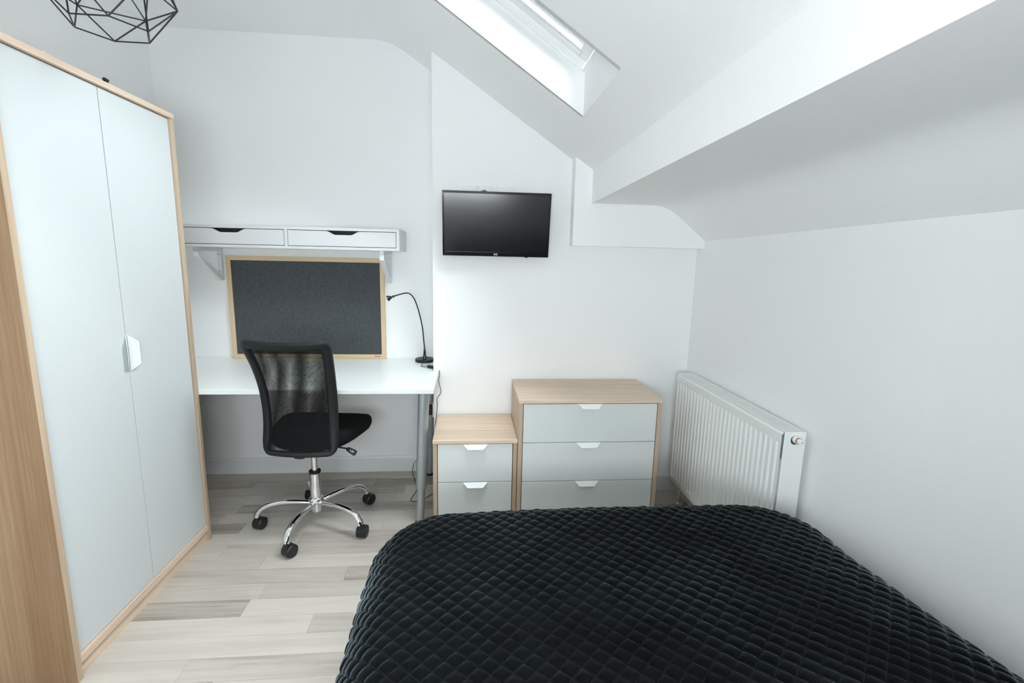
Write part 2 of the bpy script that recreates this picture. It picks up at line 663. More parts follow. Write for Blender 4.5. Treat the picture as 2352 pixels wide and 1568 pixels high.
KY0, KY1 = .10, .577                          # second roof window, unseen above the camera, added for extra daylight
ys = [YA, KY0, KY1, HY0, HY1, YE]
rows = [ceil_pts(y) for y in ys]
npt = len(rows[0])
cm = MB()
vs = [(p[0], y, p[1]) for y, r in zip(ys, rows) for p in r]
fs = []
HOLE = 10                                     # segment index from x=-.36 to x=HX1
for j in range(5):
    for i in range(npt - 1):
        if j in (1, 3) and i == HOLE:
            continue
        fs.append((j * npt + i, j * npt + i + 1, (j + 1) * npt + i + 1, (j + 1) * npt + i))
cm.add(vs, fs)
ceil_o = cm.build('ceiling', M_CEIL, smooth=True, angle=30)
tag(ceil_o, 'white attic ceiling sloping down to a boxed purlin and low soffit', 'ceiling', 'structure')

# boxing between chimney breast and right wall
tag(MB().prism([(.531, 1.411), (XR, 1.411), (XR, 1.50), (1.08, 1.63), (.90, 1.72), (.531, 1.95)], 'y', 2.523, YC + .002)
    .build('trim_1', M_WALL), 'white boxed-in corner panel under the purlin above the radiator', 'boxing', 'structure')


# baseboards
def skirt(name, label, poly, axis, a, b):
    tag(MB().prism(poly, axis, a, b).build(name, M_TRIM), label, 'baseboard', 'structure')


prof = [(0, 0), (.016, 0), (.016, .088), (.011, .100), (0, .100)]
skirt('baseboard_back', 'white baseboard along the alcove wall under the desk', [(YB - p, z) for p, z in prof], 'x', XL, XC)
skirt('baseboard_chimney', 'white baseboard along the chimney breast behind the drawers', [(YC - p, z) for p, z in prof], 'x', XC, XR - .016)
skirt('baseboard_right', 'white baseboard along the right wall under the radiator', [(XR - p, z) for p, z in prof], 'y', YN, YC)
skirt('baseboard_left', 'white baseboard along the left wall behind the wardrobe', [(XL + p, z) for p, z in prof], 'y', YN, YB - .016)

# ------------------------------------------------------------------ skylight (window_1)
CO = 1 / math.sqrt(1 + S * S)
e1 = Vector((CO, 0, -S * CO))      # down the slope
nn = Vector((S * CO, 0, CO))       # outward normal
P0 = Vector((HX1, 0, zs(HX1) + .156))


def sbox(mb, s0, s1, y0, y1, n0, n1):
    """box in slope space; s measured down-slope from the lower frame edge, n outward from the frame plane"""
    c = []
    for n_ in (n0, n1):
        for (s_, y_) in ((s0, y0), (s1, y0), (s1, y1), (s0, y1)):
            p = P0 + e1 * s_ + nn * n_
            c.append((p.x, y_, p.z))
    return mb.add(c, [(0, 3, 2, 1), (4, 5, 6, 7), (0, 1, 5, 4), (1, 2, 6, 5), (2, 3, 7, 6), (3, 0, 4, 7)])


SL = (HX1 - HX0) / CO              # slope length of opening


def roof_window(wname, wlabel, HY0, HY1):
    win = thing(wname, wlabel, 'window',
                (HX1, HY0, zs(HX1)), kind='structure')
    rv = MB()
    zt = .156
    a0, a1 = (HX0, zs(HX0)), (HX1, zs(HX1))
    b0, b1 = (HX0, zs(HX0) + zt), (HX1, zs(HX1) + zt)
    T = .02
    rv.prism([a1, b1, (b1[0] + T, b1[1]), (a1[0] + T, a1[1])], 'y', HY0 - T, HY1 + T)
    rv.prism([a0, b0, (b0[0] - T, b0[1]), (a0[0] - T, a0[1] + T * S)], 'y', HY0 - T, HY1 + T)
    rv.prism([a0, a1, b1, b0], 'y', HY1, HY1 + T)
    rv.prism([a0, a1, b1, b0], 'y', HY0 - T, HY0)
    rv.build('reveal', M_WALL, win)
    fw, fd = .016, .055
    frm = MB()
    sbox(frm, -fw, .03, HY0 - .03, HY1 + .03, 0, fd)
    sbox(frm, -SL - .03, -SL + fw, HY0 - .03, HY1 + .03, 0, fd)
    sbox(frm, -SL + fw, -fw, HY1 - .012, HY1 + .03, 0, fd)
    sbox(frm, -SL + fw, -fw, HY0 - .03, HY0 + .012, 0, fd)
    frm.build('window_frame', M_PVC, win, bevel=.002)
    sw = .034
    i0, i1, j0, j1 = -SL + fw + .003, -fw - .003, HY0 + .015, HY1 - .015
    sash = MB()
    sbox(sash, i1 - sw, i1, j0, j1, .026, fd + .015)
    sbox(sash, i0, i0 + sw, j0, j1, .026, fd + .015)
    sbox(sash, i0 + sw, i1 - sw, j1 - sw, j1, .026, fd + .015)
    sbox(sash, i0 + sw, i1 - sw, j0, j0 + sw, .026, fd + .015)
    sash.build('sash', M_PVC, win, bevel=.003)
    bead = MB()
    q = .009
    sbox(bead, i1 - sw - q, i1 - sw, j0 + sw, j1 - sw, .036, .048)
    sbox(bead, i0 + sw, i0 + sw + q, j0 + sw, j1 - sw, .036, .048)
    sbox(bead, i0 + sw + q, i1 - sw - q, j1 - sw - q, j1 - sw, .036, .048)
    sbox(bead, i0 + sw + q, i1 - sw - q, j0 + sw, j0 + sw + q, .036, .048)
    bead.build('glazing_bead', M_PVC, win)
    gl = MB()
    sbox(gl, i0 + sw, i1 - sw, j0 + sw, j1 - sw, .048, .053)
    gl.build('pane', M_GLASS, win)
    hb = MB()
    sbox(hb, i0 + .01, i0 + .03, j0 + .06, j1 - .06, .010, .026)
    hb.build('handle_bar', M_PVC, win, bevel=.003)
    pc = P0 + e1 * (-SL / 2) + nn * (fd + .05)
    portal('portal_' + wname, (pc.x, (HY0 + HY1) / 2, pc.z), SL, HY1 - HY0, e1, -nn)


roof_window('window_1', 'white roof window set in the sloping ceiling, bright with daylight', HY0, HY1)
roof_window('added_window_3', 'second white roof window over the bed, unseen and added for its light', KY0, KY1)

# ------------------------------------------------------------------ wardrobe
WF, WB = -1.212, -1.672
WY0, WY1, WH = 1.4185, 2.2185, 1.89
wd = thing('wardrobe', 'tall two-door wardrobe with white doors and pale oak frame', 'wardrobe', (-1.45, 1.82, 0))
pt = .020
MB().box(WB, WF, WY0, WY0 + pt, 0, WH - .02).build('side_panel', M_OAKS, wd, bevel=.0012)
MB().box(WB, WF, WY1 - pt, WY1, 0, WH - .02).build('side_panel', M_OAKZ, wd, bevel=.0012)
MB().box(WF - .0005, WF + .0009, WY0, WY0 + pt, 0, WH - .02).build('edge_band', M_OAKZ, wd)  # panel's front edge in the lighter oak, painted as the better lit face
MB().box(WB, WF + .002, WY0 - .001, WY1 + .001, WH - .02, WH).build('top_panel', M_OAKY, wd, bevel=.0012)
MB().box(WB, WF - .004, WY0 + pt, WY1 - pt, .048, .076).build('bottom_rail', M_OAKY, wd, bevel=.001)
MB().box(WB, WF - .016, WY0 + pt, WY1 - pt, 0, .048).build('plinth', M_OAKY, wd)
MB().box(WB, WB + .006, WY0 + pt, WY1 - pt, .076, WH - .02).build('back_panel', M_GAP, wd)
WM = (WY0 + WY1) / 2
for s, (ya, yb) in enumerate(((WY0 + pt + .002, WM - .0015), (WM + .0015, WY1 - pt - .002))):
    d = MB().box(WF - .028, WF - .011, ya, yb, .079, WH - .023).build('door', M_DOOR, wd, bevel=.001)
    # folded sheet handle: trapezoid plate springing from the meeting edge
    xf = WF - .011
    yi = WM - .004 if s == 0 else WM + .004
    sg = -1 if s == 0 else 1
    t = .0025
    yo = yi + sg * (.030 if s else .024)
    hm = MB()
    a, b = (xf + .002, yi, .908), (xf + .002, yi, 1.042)
    c, e = (xf + .020, yo, .930), (xf + .020, yo, 1.012)
    off = Vector((-.0022, 0, 0))
    vs = [a, c, e, b]
    vs2 = [tuple(Vector(p) + off) for p in vs]
    hm.add(vs + vs2, [(0, 1, 2, 3), (7, 6, 5, 4), (0, 4, 5, 1), (1, 5, 6, 2), (2, 6, 7, 3), (3, 7, 4, 0)])
    h = hm.build('handle', M_DHAND, d)
    MB().box(xf - .001, xf + .003, min(yi, yi - sg * .002), max(yi, yi - sg * .002), .912, 1.038).build('handle_flange', M_DHAND, d)
# anchor fittings on the top
MB().box(-1.235, -1.224, 1.866, 1.878, WH, WH + .012).tube([(-1.2295, 1.866, WH + .015), (-1.2295, 1.882, WH + .015)], .006, 8) \
    .build('wall_anchor', M_BLACK, wd)
MB().lathe([(.004, 0), (.004, .006), (.007, .007), (.006, .011)], (-1.235, 1.634, WH), seg=10).build('screw_cap', M_PVC, wd)


# ------------------------------------------------------------------ drawer units
def drawer_unit(name, label, x0, x1, yf, yb, h, seams, hx):
    root = thing(name, label, 'drawers', ((x0 + x1) / 2, (yf + yb) / 2, 0))
    t = .020
    MB().box(x0 - .001, x1 + .001, yf - .004, yb, h - .016, h).build('top_panel', M_OAKX, root, bevel=.001)
    MB().box(x0, x0 + t, yf, yb, 0, h - .016).build('side_panel', M_OAKZ, root, bevel=.001)
    MB().box(x1 - t, x1, yf, yb, 0, h - .016).build('side_panel', M_OAKZ, root, bevel=.001)
    MB().box(x0 + t, x1 - t, yf + .03, yb, .065, h - .016).build('carcass', M_GAP, root)
    MB().box(x0 + t, x1 - t, yf + .012, yf + .028, 0, .064).build('plinth', M_OAKX, root)
    for (za, zb) in zip(seams[:-1], seams[1:]):
        d = MB().box(x0 + t + .003, x1 - t - .003, yf + .002, yf + .020, za + .0015, zb - .0015).build('drawer', M_DRAW, root, bevel=.001)
        zt_ = zb - .0015
        # folded trapezoid handle hooked over the drawer's top edge
        A = [(hx - .061, yf + .001, zt_ + .001), (hx + .061, yf + .001, zt_ + .001),
             (hx + .037, yf - .019, zt_ - .020), (hx - .037, yf - .019, zt_ - .020)]
        B = [(p[0], p[1] + .002, p[2] - .002) for p in A]
        hm = MB().add(A + B, [(0, 1, 2, 3), (7, 6, 5, 4), (0, 4, 5, 1), (1, 5, 6, 2), (2, 6, 7, 3), (3, 7, 4, 0)])
        hm.build('handle', M_HAND, d)
    return root


drawer_unit('chest_of_drawers', 'pale oak chest with three white drawers beside the radiator',
            .2375, .9375, 2.190, 2.586, .68, (.068, .267, .466, .661), .582)
drawer_unit('bedside_cabinet', 'small pale oak cabinet with two white drawers under the television',
            -.1685, .2350, 2.199, 2.586, .48, (.068, .266, .461), .0345)

# ------------------------------------------------------------------ desk
DZ = .725
dk = thing('desk', 'white desk on silver legs fitted into the alcove', 'desk', (-.95, 2.57, 0))
MB().prism([(-1.682, 2.2205), (-.164, 2.2205), (-.164, YC - .006), (XC - .004, YC - .006), (XC - .004, YB - .004), (-1.682, YB - .004)],
           'z', DZ - .022, DZ).build('desktop', M_DESK, dk, bevel=.0015)


def desk_leg(tx, ty, bx, by):
    t, b = Vector((tx, ty, DZ - .022)), Vector((bx, by, 0))
    ax = (t - b)
    ln = ax.length
    up = MB().lathe([(.0225, .185 * ln / .7), (.0265, .195 * ln / .7), (.0275, ln)], b, ax, 24).build('leg', M_STEEL, dk, smooth=True)
    MB().lathe([(.0195, .012), (.0205, .24)], b, ax, 24).build('leg_extension', M_STEEL, up, smooth=True)
    MB().lathe([(.026, 0), (.026, .008), (.018, .014)], b, (0, 0, 1), 20).build('foot', M_BLACK, up, smooth=True)


desk_leg(-.219, 2.318, -.242, 2.300)
desk_leg(-.226, 2.840, -.240, 2.862)
desk_leg(-1.62, 2.318, -1.60, 2.300)
desk_leg(-1.62, 2.840, -1.60, 2.862)
MB().box(-1.62, -.25, 2.30, 2.34, DZ - .042, DZ - .022).box(-1.62, -.25, 2.82, 2.86, DZ - .042, DZ - .022).build('under_frame', M_STEEL, dk)

# ------------------------------------------------------------------ pinboard
bx0, bx1, bz0, bz1 = -1.380, -.498, DZ + .001, 1.320
by0, by1 = YB - .022, YB - .002
pb = thing('pinboard', 'grey felt noticeboard in a pale wooden frame standing behind the desk', 'noticeboard', ((bx0 + bx1) / 2, YB - .01, DZ))
fwid = .025
for nm, poly, ax in (('frame_rail', [(bx0, bz1), (bx1, bz1), (bx1 - fwid, bz1 - fwid), (bx0 + fwid, bz1 - fwid)], 'h'),
                     ('frame_rail', [(bx0, bz0), (bx1, bz0), (bx1 - fwid, bz0 + fwid), (bx0 + fwid, bz0 + fwid)], 'h'),
                     ('frame_stile', [(bx0, bz0), (bx0 + fwid, bz0 + fwid), (bx0 + fwid, bz1 - fwid), (bx0, bz1)], 'v'),
                     ('frame_stile', [(bx1, bz0), (bx1 - fwid, bz0 + fwid), (bx1 - fwid, bz1 - fwid), (bx1, bz1)], 'v')):
    MB().prism(poly, 'y', by0, by1).build(nm, M_PINE if ax == 'h' else M_PINEZ, pb, bevel=.0012)
MB().box(bx0 + fwid - .003, bx1 - fwid + .003, by0 + .007, by1 - .001, bz0 + fwid - .003, bz1 - fwid + .003).build('felt_panel', M_FELT, pb)
# small slanted maker's mark, too small to read in the photo
lm = MB()
x = bx1 - .066
for k, (w_, hh) in enumerate(((.004, .006), (.004, .005), (.003, .004), (.003, .004), (.004, .006), (.003, .004), (.003, .005))):
    lm.add([(x, by0 - .0006, bz0 + .0115), (x + w_, by0 - .0006, bz0 + .0115), (x + w_ + .0015, by0 - .0006, bz0 + .0115 + hh), (x + .0015, by0 - .0006, bz0 + .0115 + hh)], [(0, 1, 2, 3)])
    x += w_ + .0012
lm.build('maker_mark', M_INK, pb)

# ------------------------------------------------------------------ wall shelf with drawers
sh = thing('wall_shelf', 'white wall shelf with two drawers on triangular brackets above the noticeboard', 'shelf', (-.965, 2.79, 1.18))
sx0, sx1, sy0, sy1, sz0, sz1 = -1.560, -.3705, 2.645, YB - .002, 1.363, 1.475
MB().box(sx0, sx1, sy0, sy1, sz1 - .014, sz1).build('top_board', M_WHITE, sh, bevel=.001)
MB().box(sx0, sx1, sy0, sy1, sz0, sz0 + .015).build('bottom_board', M_WHITE, sh, bevel=.001)
MB().box(sx1 - .016, sx1, sy0, sy1, sz0 + .015, sz1 - .014).build('end_board', M_WHITE, sh, bevel=.0006)
MB().box(sx0, sx0 + .016, sy0, sy1, sz0 + .015, sz1 - .014).build('end_board', M_WHITE, sh, bevel=.0006)
smid = -.9475
MB().box(smid - .008, smid + .008, sy0, sy1, sz0 + .015, sz1 - .014).build('divider', M_WHITE, sh, bevel=.0006)
MB().box(sx0 + .016, sx1 - .016, sy0 + .10, sy1, sz0 + .015, sz1 - .014).build('inside', M_DKSHADE, sh)  # dark block standing in for the shade behind the drawer gaps
for (da, db, hc) in ((sx0 + .018, smid - .0105, -1.231), (smid + .0105, sx1 - .0185, -.659)):
    z0, z1 = sz0 + .0178, sz1 - .0168
    zc = z1 - .019
    top = [(da, z1), (hc - .086, z1)]
    for i in range(1, 7):
        t = i / 7
        s_ = t * t * (3 - 2 * t)
        top.append((hc - .086 + .048 * t, z1 + (zc - z1) * s_))
    top += [(hc - .038, zc), (hc + .038, zc)]
    for i in range(1, 7):
        t = i / 7
        s_ = t * t * (3 - 2 * t)
        top.append((hc + .038 + .048 * t, zc + (z1 - zc) * s_))
    top += [(hc + .086, z1), (db, z1)]
    poly = [(da, z0)] + top + [(db, z0)]
    # built as a strip so the concave outline stays clean
    m_ = MB()
    n = len(top)
    vs = []
    for yy in (sy0 + .001, sy0 + .017):
        vs += [(p[0], yy, z0) for p in top] + [(p[0], yy, p[1]) for p in top]
    fs = []
    for i in range(n - 1):
        fs += [(i, i + 1, n + i + 1, n + i), (2 * n + i, 3 * n + i, 3 * n + i + 1, 2 * n + i + 1),
               (n + i, n + i + 1, 3 * n + i + 1, 3 * n + i), (i, 2 * n + i, 2 * n + i + 1, i + 1)]
    fs += [(0, n, 3 * n, 2 * n), (n - 1, 3 * n - 1, 4 * n - 1, 2 * n - 1)]
    m_.add(vs, fs)
    m_.build('drawer', M_WHITE, sh)
for bxc in (-1.412, -.468):
    w_ = .0115
    z1 = sz0
    b = MB().box(bxc - w_, bxc + w_, YB - .022, YB - .002, 1.180, z1).build('bracket', M_BRACK, sh, bevel=.002)
    MB().box(bxc - w_, bxc + w_, 2.668, YB - .022, z1 - .020, z1).build('bracket_arm', M_BRACK, b, bevel=.001)
    MB().prism([(2.668, z1 - .020), (2.690, z1 - .020), (2.690, z1 - .046), (2.906, 1.208), (2.906, 1.180), (2.895, 1.180), (2.668, z1 - .050)],
               'x', bxc - w_, bxc + w_).build('brace', M_BRACK, b, bevel=.001)
    for zz in (1.325, 1.232):
        MB().lathe([(.0045, 0), (.0045, .003), (.002, .004)], (bxc + .002, YB - .022, zz), (0, -1, 0), 10).build('screw', M_STEEL, b)

# ------------------------------------------------------------------ desk lamp and its cord
dl = thing('desk_lamp', 'small black gooseneck lamp on a round base at the desk corner', 'lamp', (-.262, 2.842, DZ))
LX, LY = -.262, 2.842
MB().lathe([(.054, 0), (.0555, .002), (.0555, .015), (.053, .0175), (.0, .0185)], (LX, LY, DZ), seg=40).build('base', M_BLACK, dl, smooth=True)
MB().lathe([(.0115, .018), (.0085, .035), (.0062, .060), (.0052, .082), (.0046, .084)], (LX, LY, DZ), seg=16).build('stem', M_BLACKG, dl, smooth=True)
neck = catmull([(LX, LY, DZ + .08), (-.2665, 2.835, .86), (-.272, 2.828, .93), (-.2905, 2.815, 1.025), (-.312, 2.808, 1.092),
                (-.333, 2.803, 1.122), (-.357, 2.80, 1.131), (-.390, 2.80, 1.124), (-.427, 2.80, 1.112)], 6)
MB().tube(neck, .0036, 10).build('gooseneck', M_BLACK, dl, smooth=True)
hd = Vector((-.93, -.12, -.35)).normalized()
hp = Vector((-.424, 2.80, 1.113))
head = MB().lathe([(.004, 0), (.0062, .003), (.0062, .010), (.004, .013), (.005, .017), (.0105, .026), (.0155, .036), (.0165, .043), (.0135, .0435), (.0120, .038)],
                  hp, hd, 24).build('lamp_head', M_BLACKG, dl, smooth=True)
MB().lathe([(.0120, .0375), (.009, .041), (.001, .042)], hp, hd, 20).build('lens', M_LENS, head, smooth=True)
cord = catmull([(LX - .006, LY - .012, DZ + .03), (LX - .006, LY - .05, DZ + .018), (-.266, 2.755, DZ + .004), (-.270, 2.71, DZ + .003), (-.262, 2.692, DZ + .003), (-.243, 2.683, DZ + .004),
                (-.231, 2.676, DZ + .006)], 5)
cd = MB().tube(cord, .0017, 8)
cord2 = catmull([(-.180, 2.640, DZ + .007), (-.170, 2.622, DZ + .006), (-.160, 2.596, DZ - .004), (-.1595, 2.5925, .70), (-.164, 2.592, .677), (-.160, 2.592, .648), (-.153, 2.591, .62),
                 (-.155, 2.591, .598), (-.174, 2.592, .571), (-.1735, 2.592, .55), (-.1725, 2.592, .528), (-.176, 2.592, .49), (-.1815, 2.592, .42), (-.184, 2.591, .30), (-.183, 2.588, .12),
                 (-.19, 2.582, .012), (-.20, 2.606, .004), (-.243, 2.547, .003), (-.288, 2.515, .003), (-.318, 2.536, .003), (-.307, 2.60, .003), (-.292, 2.68, .006), (-.315, 2.76, .004),
                 (-.345, 2.86, .012), (-.342, 2.905, .05), (-.32, 2.912, .075), (-.285, 2.91, .10), (-.25, 2.91, .2)], 5)
cd.tube(cord2, .0017, 8)
cd.build('power_cord', M_BLACK, dl, smooth=True)
# inline switch
swd = Vector((-.180 + .231, 2.640 - 2.676, 0)).normalized()
swn = Vector((-swd.y, swd.x, 0))
c0 = Vector((-.2055, 2.658, DZ))
sm = MB()
L_, W_ = .030, .011
out = [(-L_, -.004), (-L_ + .006, -W_), (-.006, -W_ * .82), (L_ - .008, -W_), (L_, -.004), (L_, .004), (L_ - .008, W_), (-.006, W_ * .82), (-L_ + .006, W_), (-L_, .004)]
vs = [tuple(c0 + swd * a + swn * b + Vector((0, 0, z))) for z in (.0005, .015) for a, b in out]
n = len(out)
sm.add(vs, [tuple(range(n - 1, -1, -1)), tuple(range(n, 2 * n))] + [(i, (i + 1) % n, (i + 1) % n + n, i + n) for i in range(n)])
sm.build('inline_switch', M_BLACK, dl, bevel=.002)
# plug in a wall socket on the side of the chimney breast
sk = thing('side_socket', 'white socket with a black plug on the side of the chimney breast under the desk', 'socket', (XC, 2.66, .49))
MB().box(XC - .009, XC - .0005, 2.625, 2.77, .45, .536).build('face_plate', M_SOCK, sk, bevel=.002)
MB().box(XC - .040, XC - .009, 2.618, 2.662, .466, .516).build('plug', M_BLACK, sk, bevel=.003)

# ------------------------------------------------------------------ television and sockets
tvx0, tvx1 = -.137, .4065
tt, tb = Vector((0, 2.478, 1.661)), Vector((0, 2.529, 1.347))
tv = thing('television', 'small black flat television tilted down on the chimney breast', 'television', (.135, 2.59, 1.347))
vdir = (tt - tb).normalized()             # up the panel
ndir = Vector((0, -vdir.z, vdir.y))       # towards the room
if ndir.y > 0:
    ndir = -ndir
TH = (tt - tb).length


def tvbox(mb, x0, x1, v0, v1, n0, n1):
    c = []
    for n_ in (n0, n1):
        for (x_, v_) in ((x0, v0), (x1, v0), (x1, v1), (x0, v1)):
            p = tb + vdir * v_ + ndir * n_
            c.append((x_, p.y, p.z))
    return mb.add(c, [(0, 3, 2, 1), (4, 5, 6, 7), (0, 1, 5, 4), (1, 2, 6, 5), (2, 3, 7, 6), (3, 0, 4, 7)])


tvbox(MB(), tvx0, tvx1, 0, TH, -.028, -.002).build('casing', M_BLACK, tv, bevel=.003)
tvbox(MB(), tvx0 + .07, tvx1 - .07, .03, TH - .10, -.050, -.028).build('rear_housing', M_BLACK, tv, bevel=.006)
BT, BS, BBm = .011, .009, .020


def bezel(name, poly):
    """bezel strip with its inner edge sunk: poly = [(x,v,n)...] outer pair then inner pair"""
    f_ = [(p[0], *(tb + vdir * p[1] + ndir * p[2]).yz) for p in poly]
    g_ = [(p[0], *(tb + vdir * p[1] + ndir * -.003).yz) for p in poly]
    MB().add(f_ + g_, [(0, 1, 2, 3), (7, 6, 5, 4), (0, 4, 5, 1), (1, 5, 6, 2), (2, 6, 7, 3), (3, 7, 4, 0)]).build(name, M_BLACKG, tv)


N1, N0 = .0004, .0002
bezel('bezel', [(tvx0, TH, N1), (tvx1, TH, N1), (tvx1 - BS, TH - BT, N0), (tvx0 + BS, TH - BT, N0)])
bezel('bezel', [(tvx0, 0, N1), (tvx0 + BS, BBm, N0), (tvx1 - BS, BBm, N0), (tvx1, 0, N1)])
bezel('bezel', [(tvx0, 0, N1), (tvx0, TH, N1), (tvx0 + BS, TH - BT, N0), (tvx0 + BS, BBm, N0)])
bezel('bezel', [(tvx1, 0, N1), (tvx1 - BS, BBm, N0), (tvx1 - BS, TH - BT, N0), (tvx1, TH, N1)])
tvbox(MB(), tvx0 + BS - .001, tvx1 - BS + .001, BBm - .001, TH - BT + .001, -.004, -.0014).build('screen', M_SCREEN, tv)
tvbox(MB(), .285, .300, -.004, 0, -.012, -.002).build('sensor_tab', M_BLACK, tv)
MB().box(.06, .21, 2.588, YC - .0005, 1.44, 1.56).build('wall_plate', M_BLACK, tv, bevel=.002)
MB().box(.115, .155, 2.550, 2.59, 1.46, 1.53).build('mount_arm', M_BLACK, tv, bevel=.002)


def text_mesh(name, body, size, mat, parent, origin, xdir, ydir, shear=0.0, extrude=.0003):
    cu = bpy.data.curves.new(name, 'FONT')
    cu.body, cu.size, cu.extrude, cu.shear = body, size, extrude, shear
    cu.align_x, cu.align_y = 'CENTER', 'CENTER'
    cu.offset = size * .02
    to = bpy.data.objects.new(name + '_tmp', cu)
    COL.objects.link(to)
    me = bpy.data.meshes.new_from_object(to.evaluated_get(bpy.context.evaluated_depsgraph_get()))
    bpy.data.objects.remove(to, do_unlink=True)
    X, Y = Vector(xdir), Vector(ydir)
    Z = X.cross(Y)
    root = parent
    while root.parent is not None:
        root = root.parent
    mi = ROOTM[root.name].inverted()
    for v in me.vertices:
        v.co = mi @ (Vector(origin) + X * v.co.x + Y * v.co.y + Z * v.co.z)
    me.materials.clear()
    me.materials.append(mat)
    o = bpy.data.objects.new(name, me)
    COL.objects.link(o)
    o.parent = parent
    return o


lp = tb + vdir * (BBm * .5) + ndir * .0012
text_mesh('logo', 'JVC', .0125, M_LOGO, tv, (.134, lp.y, lp.z), (1, 0, 0), vdir)

ds = thing('double_socket', 'white double wall socket peeping out above the television', 'socket', (.034, YC, 1.66))
MB().box(-.037, .109, YC - .009, YC - .0005, 1.619, 1.705).build('face_plate', M_SOCK, ds, bevel=.002)
MB().box(.0235, .0335, YC - .012, YC - .009, 1.672, 1.6955).build('switch', M_SOCK, ds, bevel=.001)
r2 = MB().box(.0355, .0455, YC - .012, YC - .009, 1.672, 1.6955).build('switch', M_SOCK, ds, bevel=.001)
MB().box(.0365, .0445, YC - .0123, YC - .0118, 1.6925, 1.6950).build('red_marker', M_RED, r2)
MB().lathe([(.024, .009), (.024, .024), (.018, .040)], (.0725, YC, 1.6575), (0, -1, 0), 20).build('plug', M_BLACK, ds, smooth=True)
bs = thing('blank_socket', 'white single blank wall plate above the television, right of the double socket', 'socket', (.186, YC, 1.66))
MB().box(.143, .229, YC - .008, YC - .0005, 1.617, 1.703).build('face_plate', M_SOCK, bs, bevel=.002)
MB().lathe([(.0035, .008), (.0035, .009)], (.156, YC, 1.66), (0, -1, 0), 12).build('screw', M_STEEL, bs)
MB().lathe([(.0035, .008), (.0035, .009)], (.216, YC, 1.66), (0, -1, 0), 12).build('screw', M_STEEL, bs)

# ------------------------------------------------------------------ radiator
ra = thing('radiator', 'white ribbed panel radiator on the right wall', 'radiator', (1.185, 2.03, 0))
RX0, RX1, RY0, RY1, RZ0, RZ1 = 1.137, 1.224, 1.580, 2.484, .125, .742
npitch = 27
pan = MB()
zlev = [(RZ0, 0, 1), (RZ0 + .006, 0, 0), (RZ0 + .030, 0, 0), (RZ0 + .040, 1, 0), (RZ1 - .052, 1, 0), (RZ1 - .044, 0, 0), (RZ1 - .012, 0, 0), (RZ1 - .004, 0, 1)]
yl, dl_ = [], []
p_ = (RY1 - RY0 - .012) / npitch
yl.append(RY0 + .002)
dl_.append(0)
for k in range(npitch):
    y_ = RY0 + .006 + k * p_
    for fy, dd in ((.16, 0), (.30, 1), (.62, 1), (.76, 0)):
        yl.append(y_ + fy * p_)
        dl_.append(dd)
yl.append(RY1 - .002)
dl_.append(0)
vs = []
for (z_, g_, b_) in zlev:
    for y_, d_ in zip(yl, dl_):
        vs.append((RX0 + .0085 * d_ * g_ + .006 * b_, y_, z_))
ny = len(yl)
fs = [(j * ny + i, j * ny + i + 1, (j + 1) * ny + i + 1, (j + 1) * ny + i) for j in range(len(zlev) - 1) for i in range(ny - 1)]
pan.add(vs, fs)
pan.build('front_panel', M_RAD, ra)
MB().box(RX0 + .011, RX1 - .012, RY0 + .004, RY1 - .004, RZ0 + .004, RZ1 - .11).build('inner_panel', M_RAD, ra)
MB().box(RX1 - .006, RX1, RY0 + .002, RY1 - .002, RZ0, RZ1 - .004).build('rear_panel', M_RAD, ra)
# end covers
for (ya, yb) in ((RY0 - .004, RY0), (RY1, RY1 + .004)):
    ec = MB()
    if ya < RY0:
        ec.box(RX0 + .006, RX1 + .002, ya, yb, RZ0 + .002, RZ1)
        o = ec.build('end_cover', M_RAD, ra, bevel=.0015)
        vx, vz = 1.184, .712
        MB().lathe([(.021, 0), (.021, .0012), (.0185, .0018)], (vx, ya, vz), (0, -1, 0), 28).build('valve_rim', M_RAD, o, smooth=True)
        MB().lathe([(.0178, .0012), (.0178, .0022)], (vx, ya, vz), (0, -1, 0), 28).build('valve_hole_shade', M_DKSHADE, o)  # dark disc painted as the shade in the valve opening
        MB().lathe([(.0145, 0), (.0145, .014), (.013, .016)], (vx + .001, ya, vz + .003), (0.02, -1, -.02), 24).build('valve_body', M_PVC, o, smooth=True)
        MB().lathe([(.0118, .015), (.0118, .021)], (vx + .001, ya, vz + .003), (0.02, -1, -.02), 24).build('valve_ring', M_BRASS, o, smooth=True)
        MB().lathe([(.0105, .020), (.0105, .034), (.009, .037), (.004, .0372)], (vx + .001, ya, vz + .003), (0.02, -1, -.02), 24).build('valve_cap', M_PVC, o, smooth=True)
        MB().lathe([(.0032, .036), (.0032, .0378)], (vx + .001, ya, vz + .003), (0.02, -1, -.02), 12).build('valve_spindle', M_STEEL, o)
    else:
        ec.box(RX0 + .006, RX1 + .002, ya, yb, RZ0 + .002, RZ1).build('end_cover', M_RAD, ra, bevel=.0015)
gr = MB()
gr.box(RX0 + .009, RX0 + .016, RY0, RY1, RZ1 - .014, RZ1).box(RX1 - .010, RX1 - .002, RY0, RY1, RZ1 - .014, RZ1)
ng = 66
for k in range(ng):
    y_ = RY0 + .008 + (RY1 - RY0 - .016) * k / (ng - 1)
    gr.box(RX0 + .016, RX1 - .010, y_ - .0036, y_ + .0036, RZ1 - .005, RZ1 - .002)
gr.build('top_grille', M_RAD, ra)
for yy in (RY1 - .045, RY0 + .045):
    l_ = MB().lathe([(.0075, .006), (.0075, RZ0 + .03)], (1.182, yy, 0), seg=16).build('leg', M_CHROME, ra, smooth=True)
    MB().lathe([(.027, 0), (.026, .003), (.010, .007)], (1.182, yy, 0), seg=24).build('foot_plate', M_CHROME, l_, smooth=True)

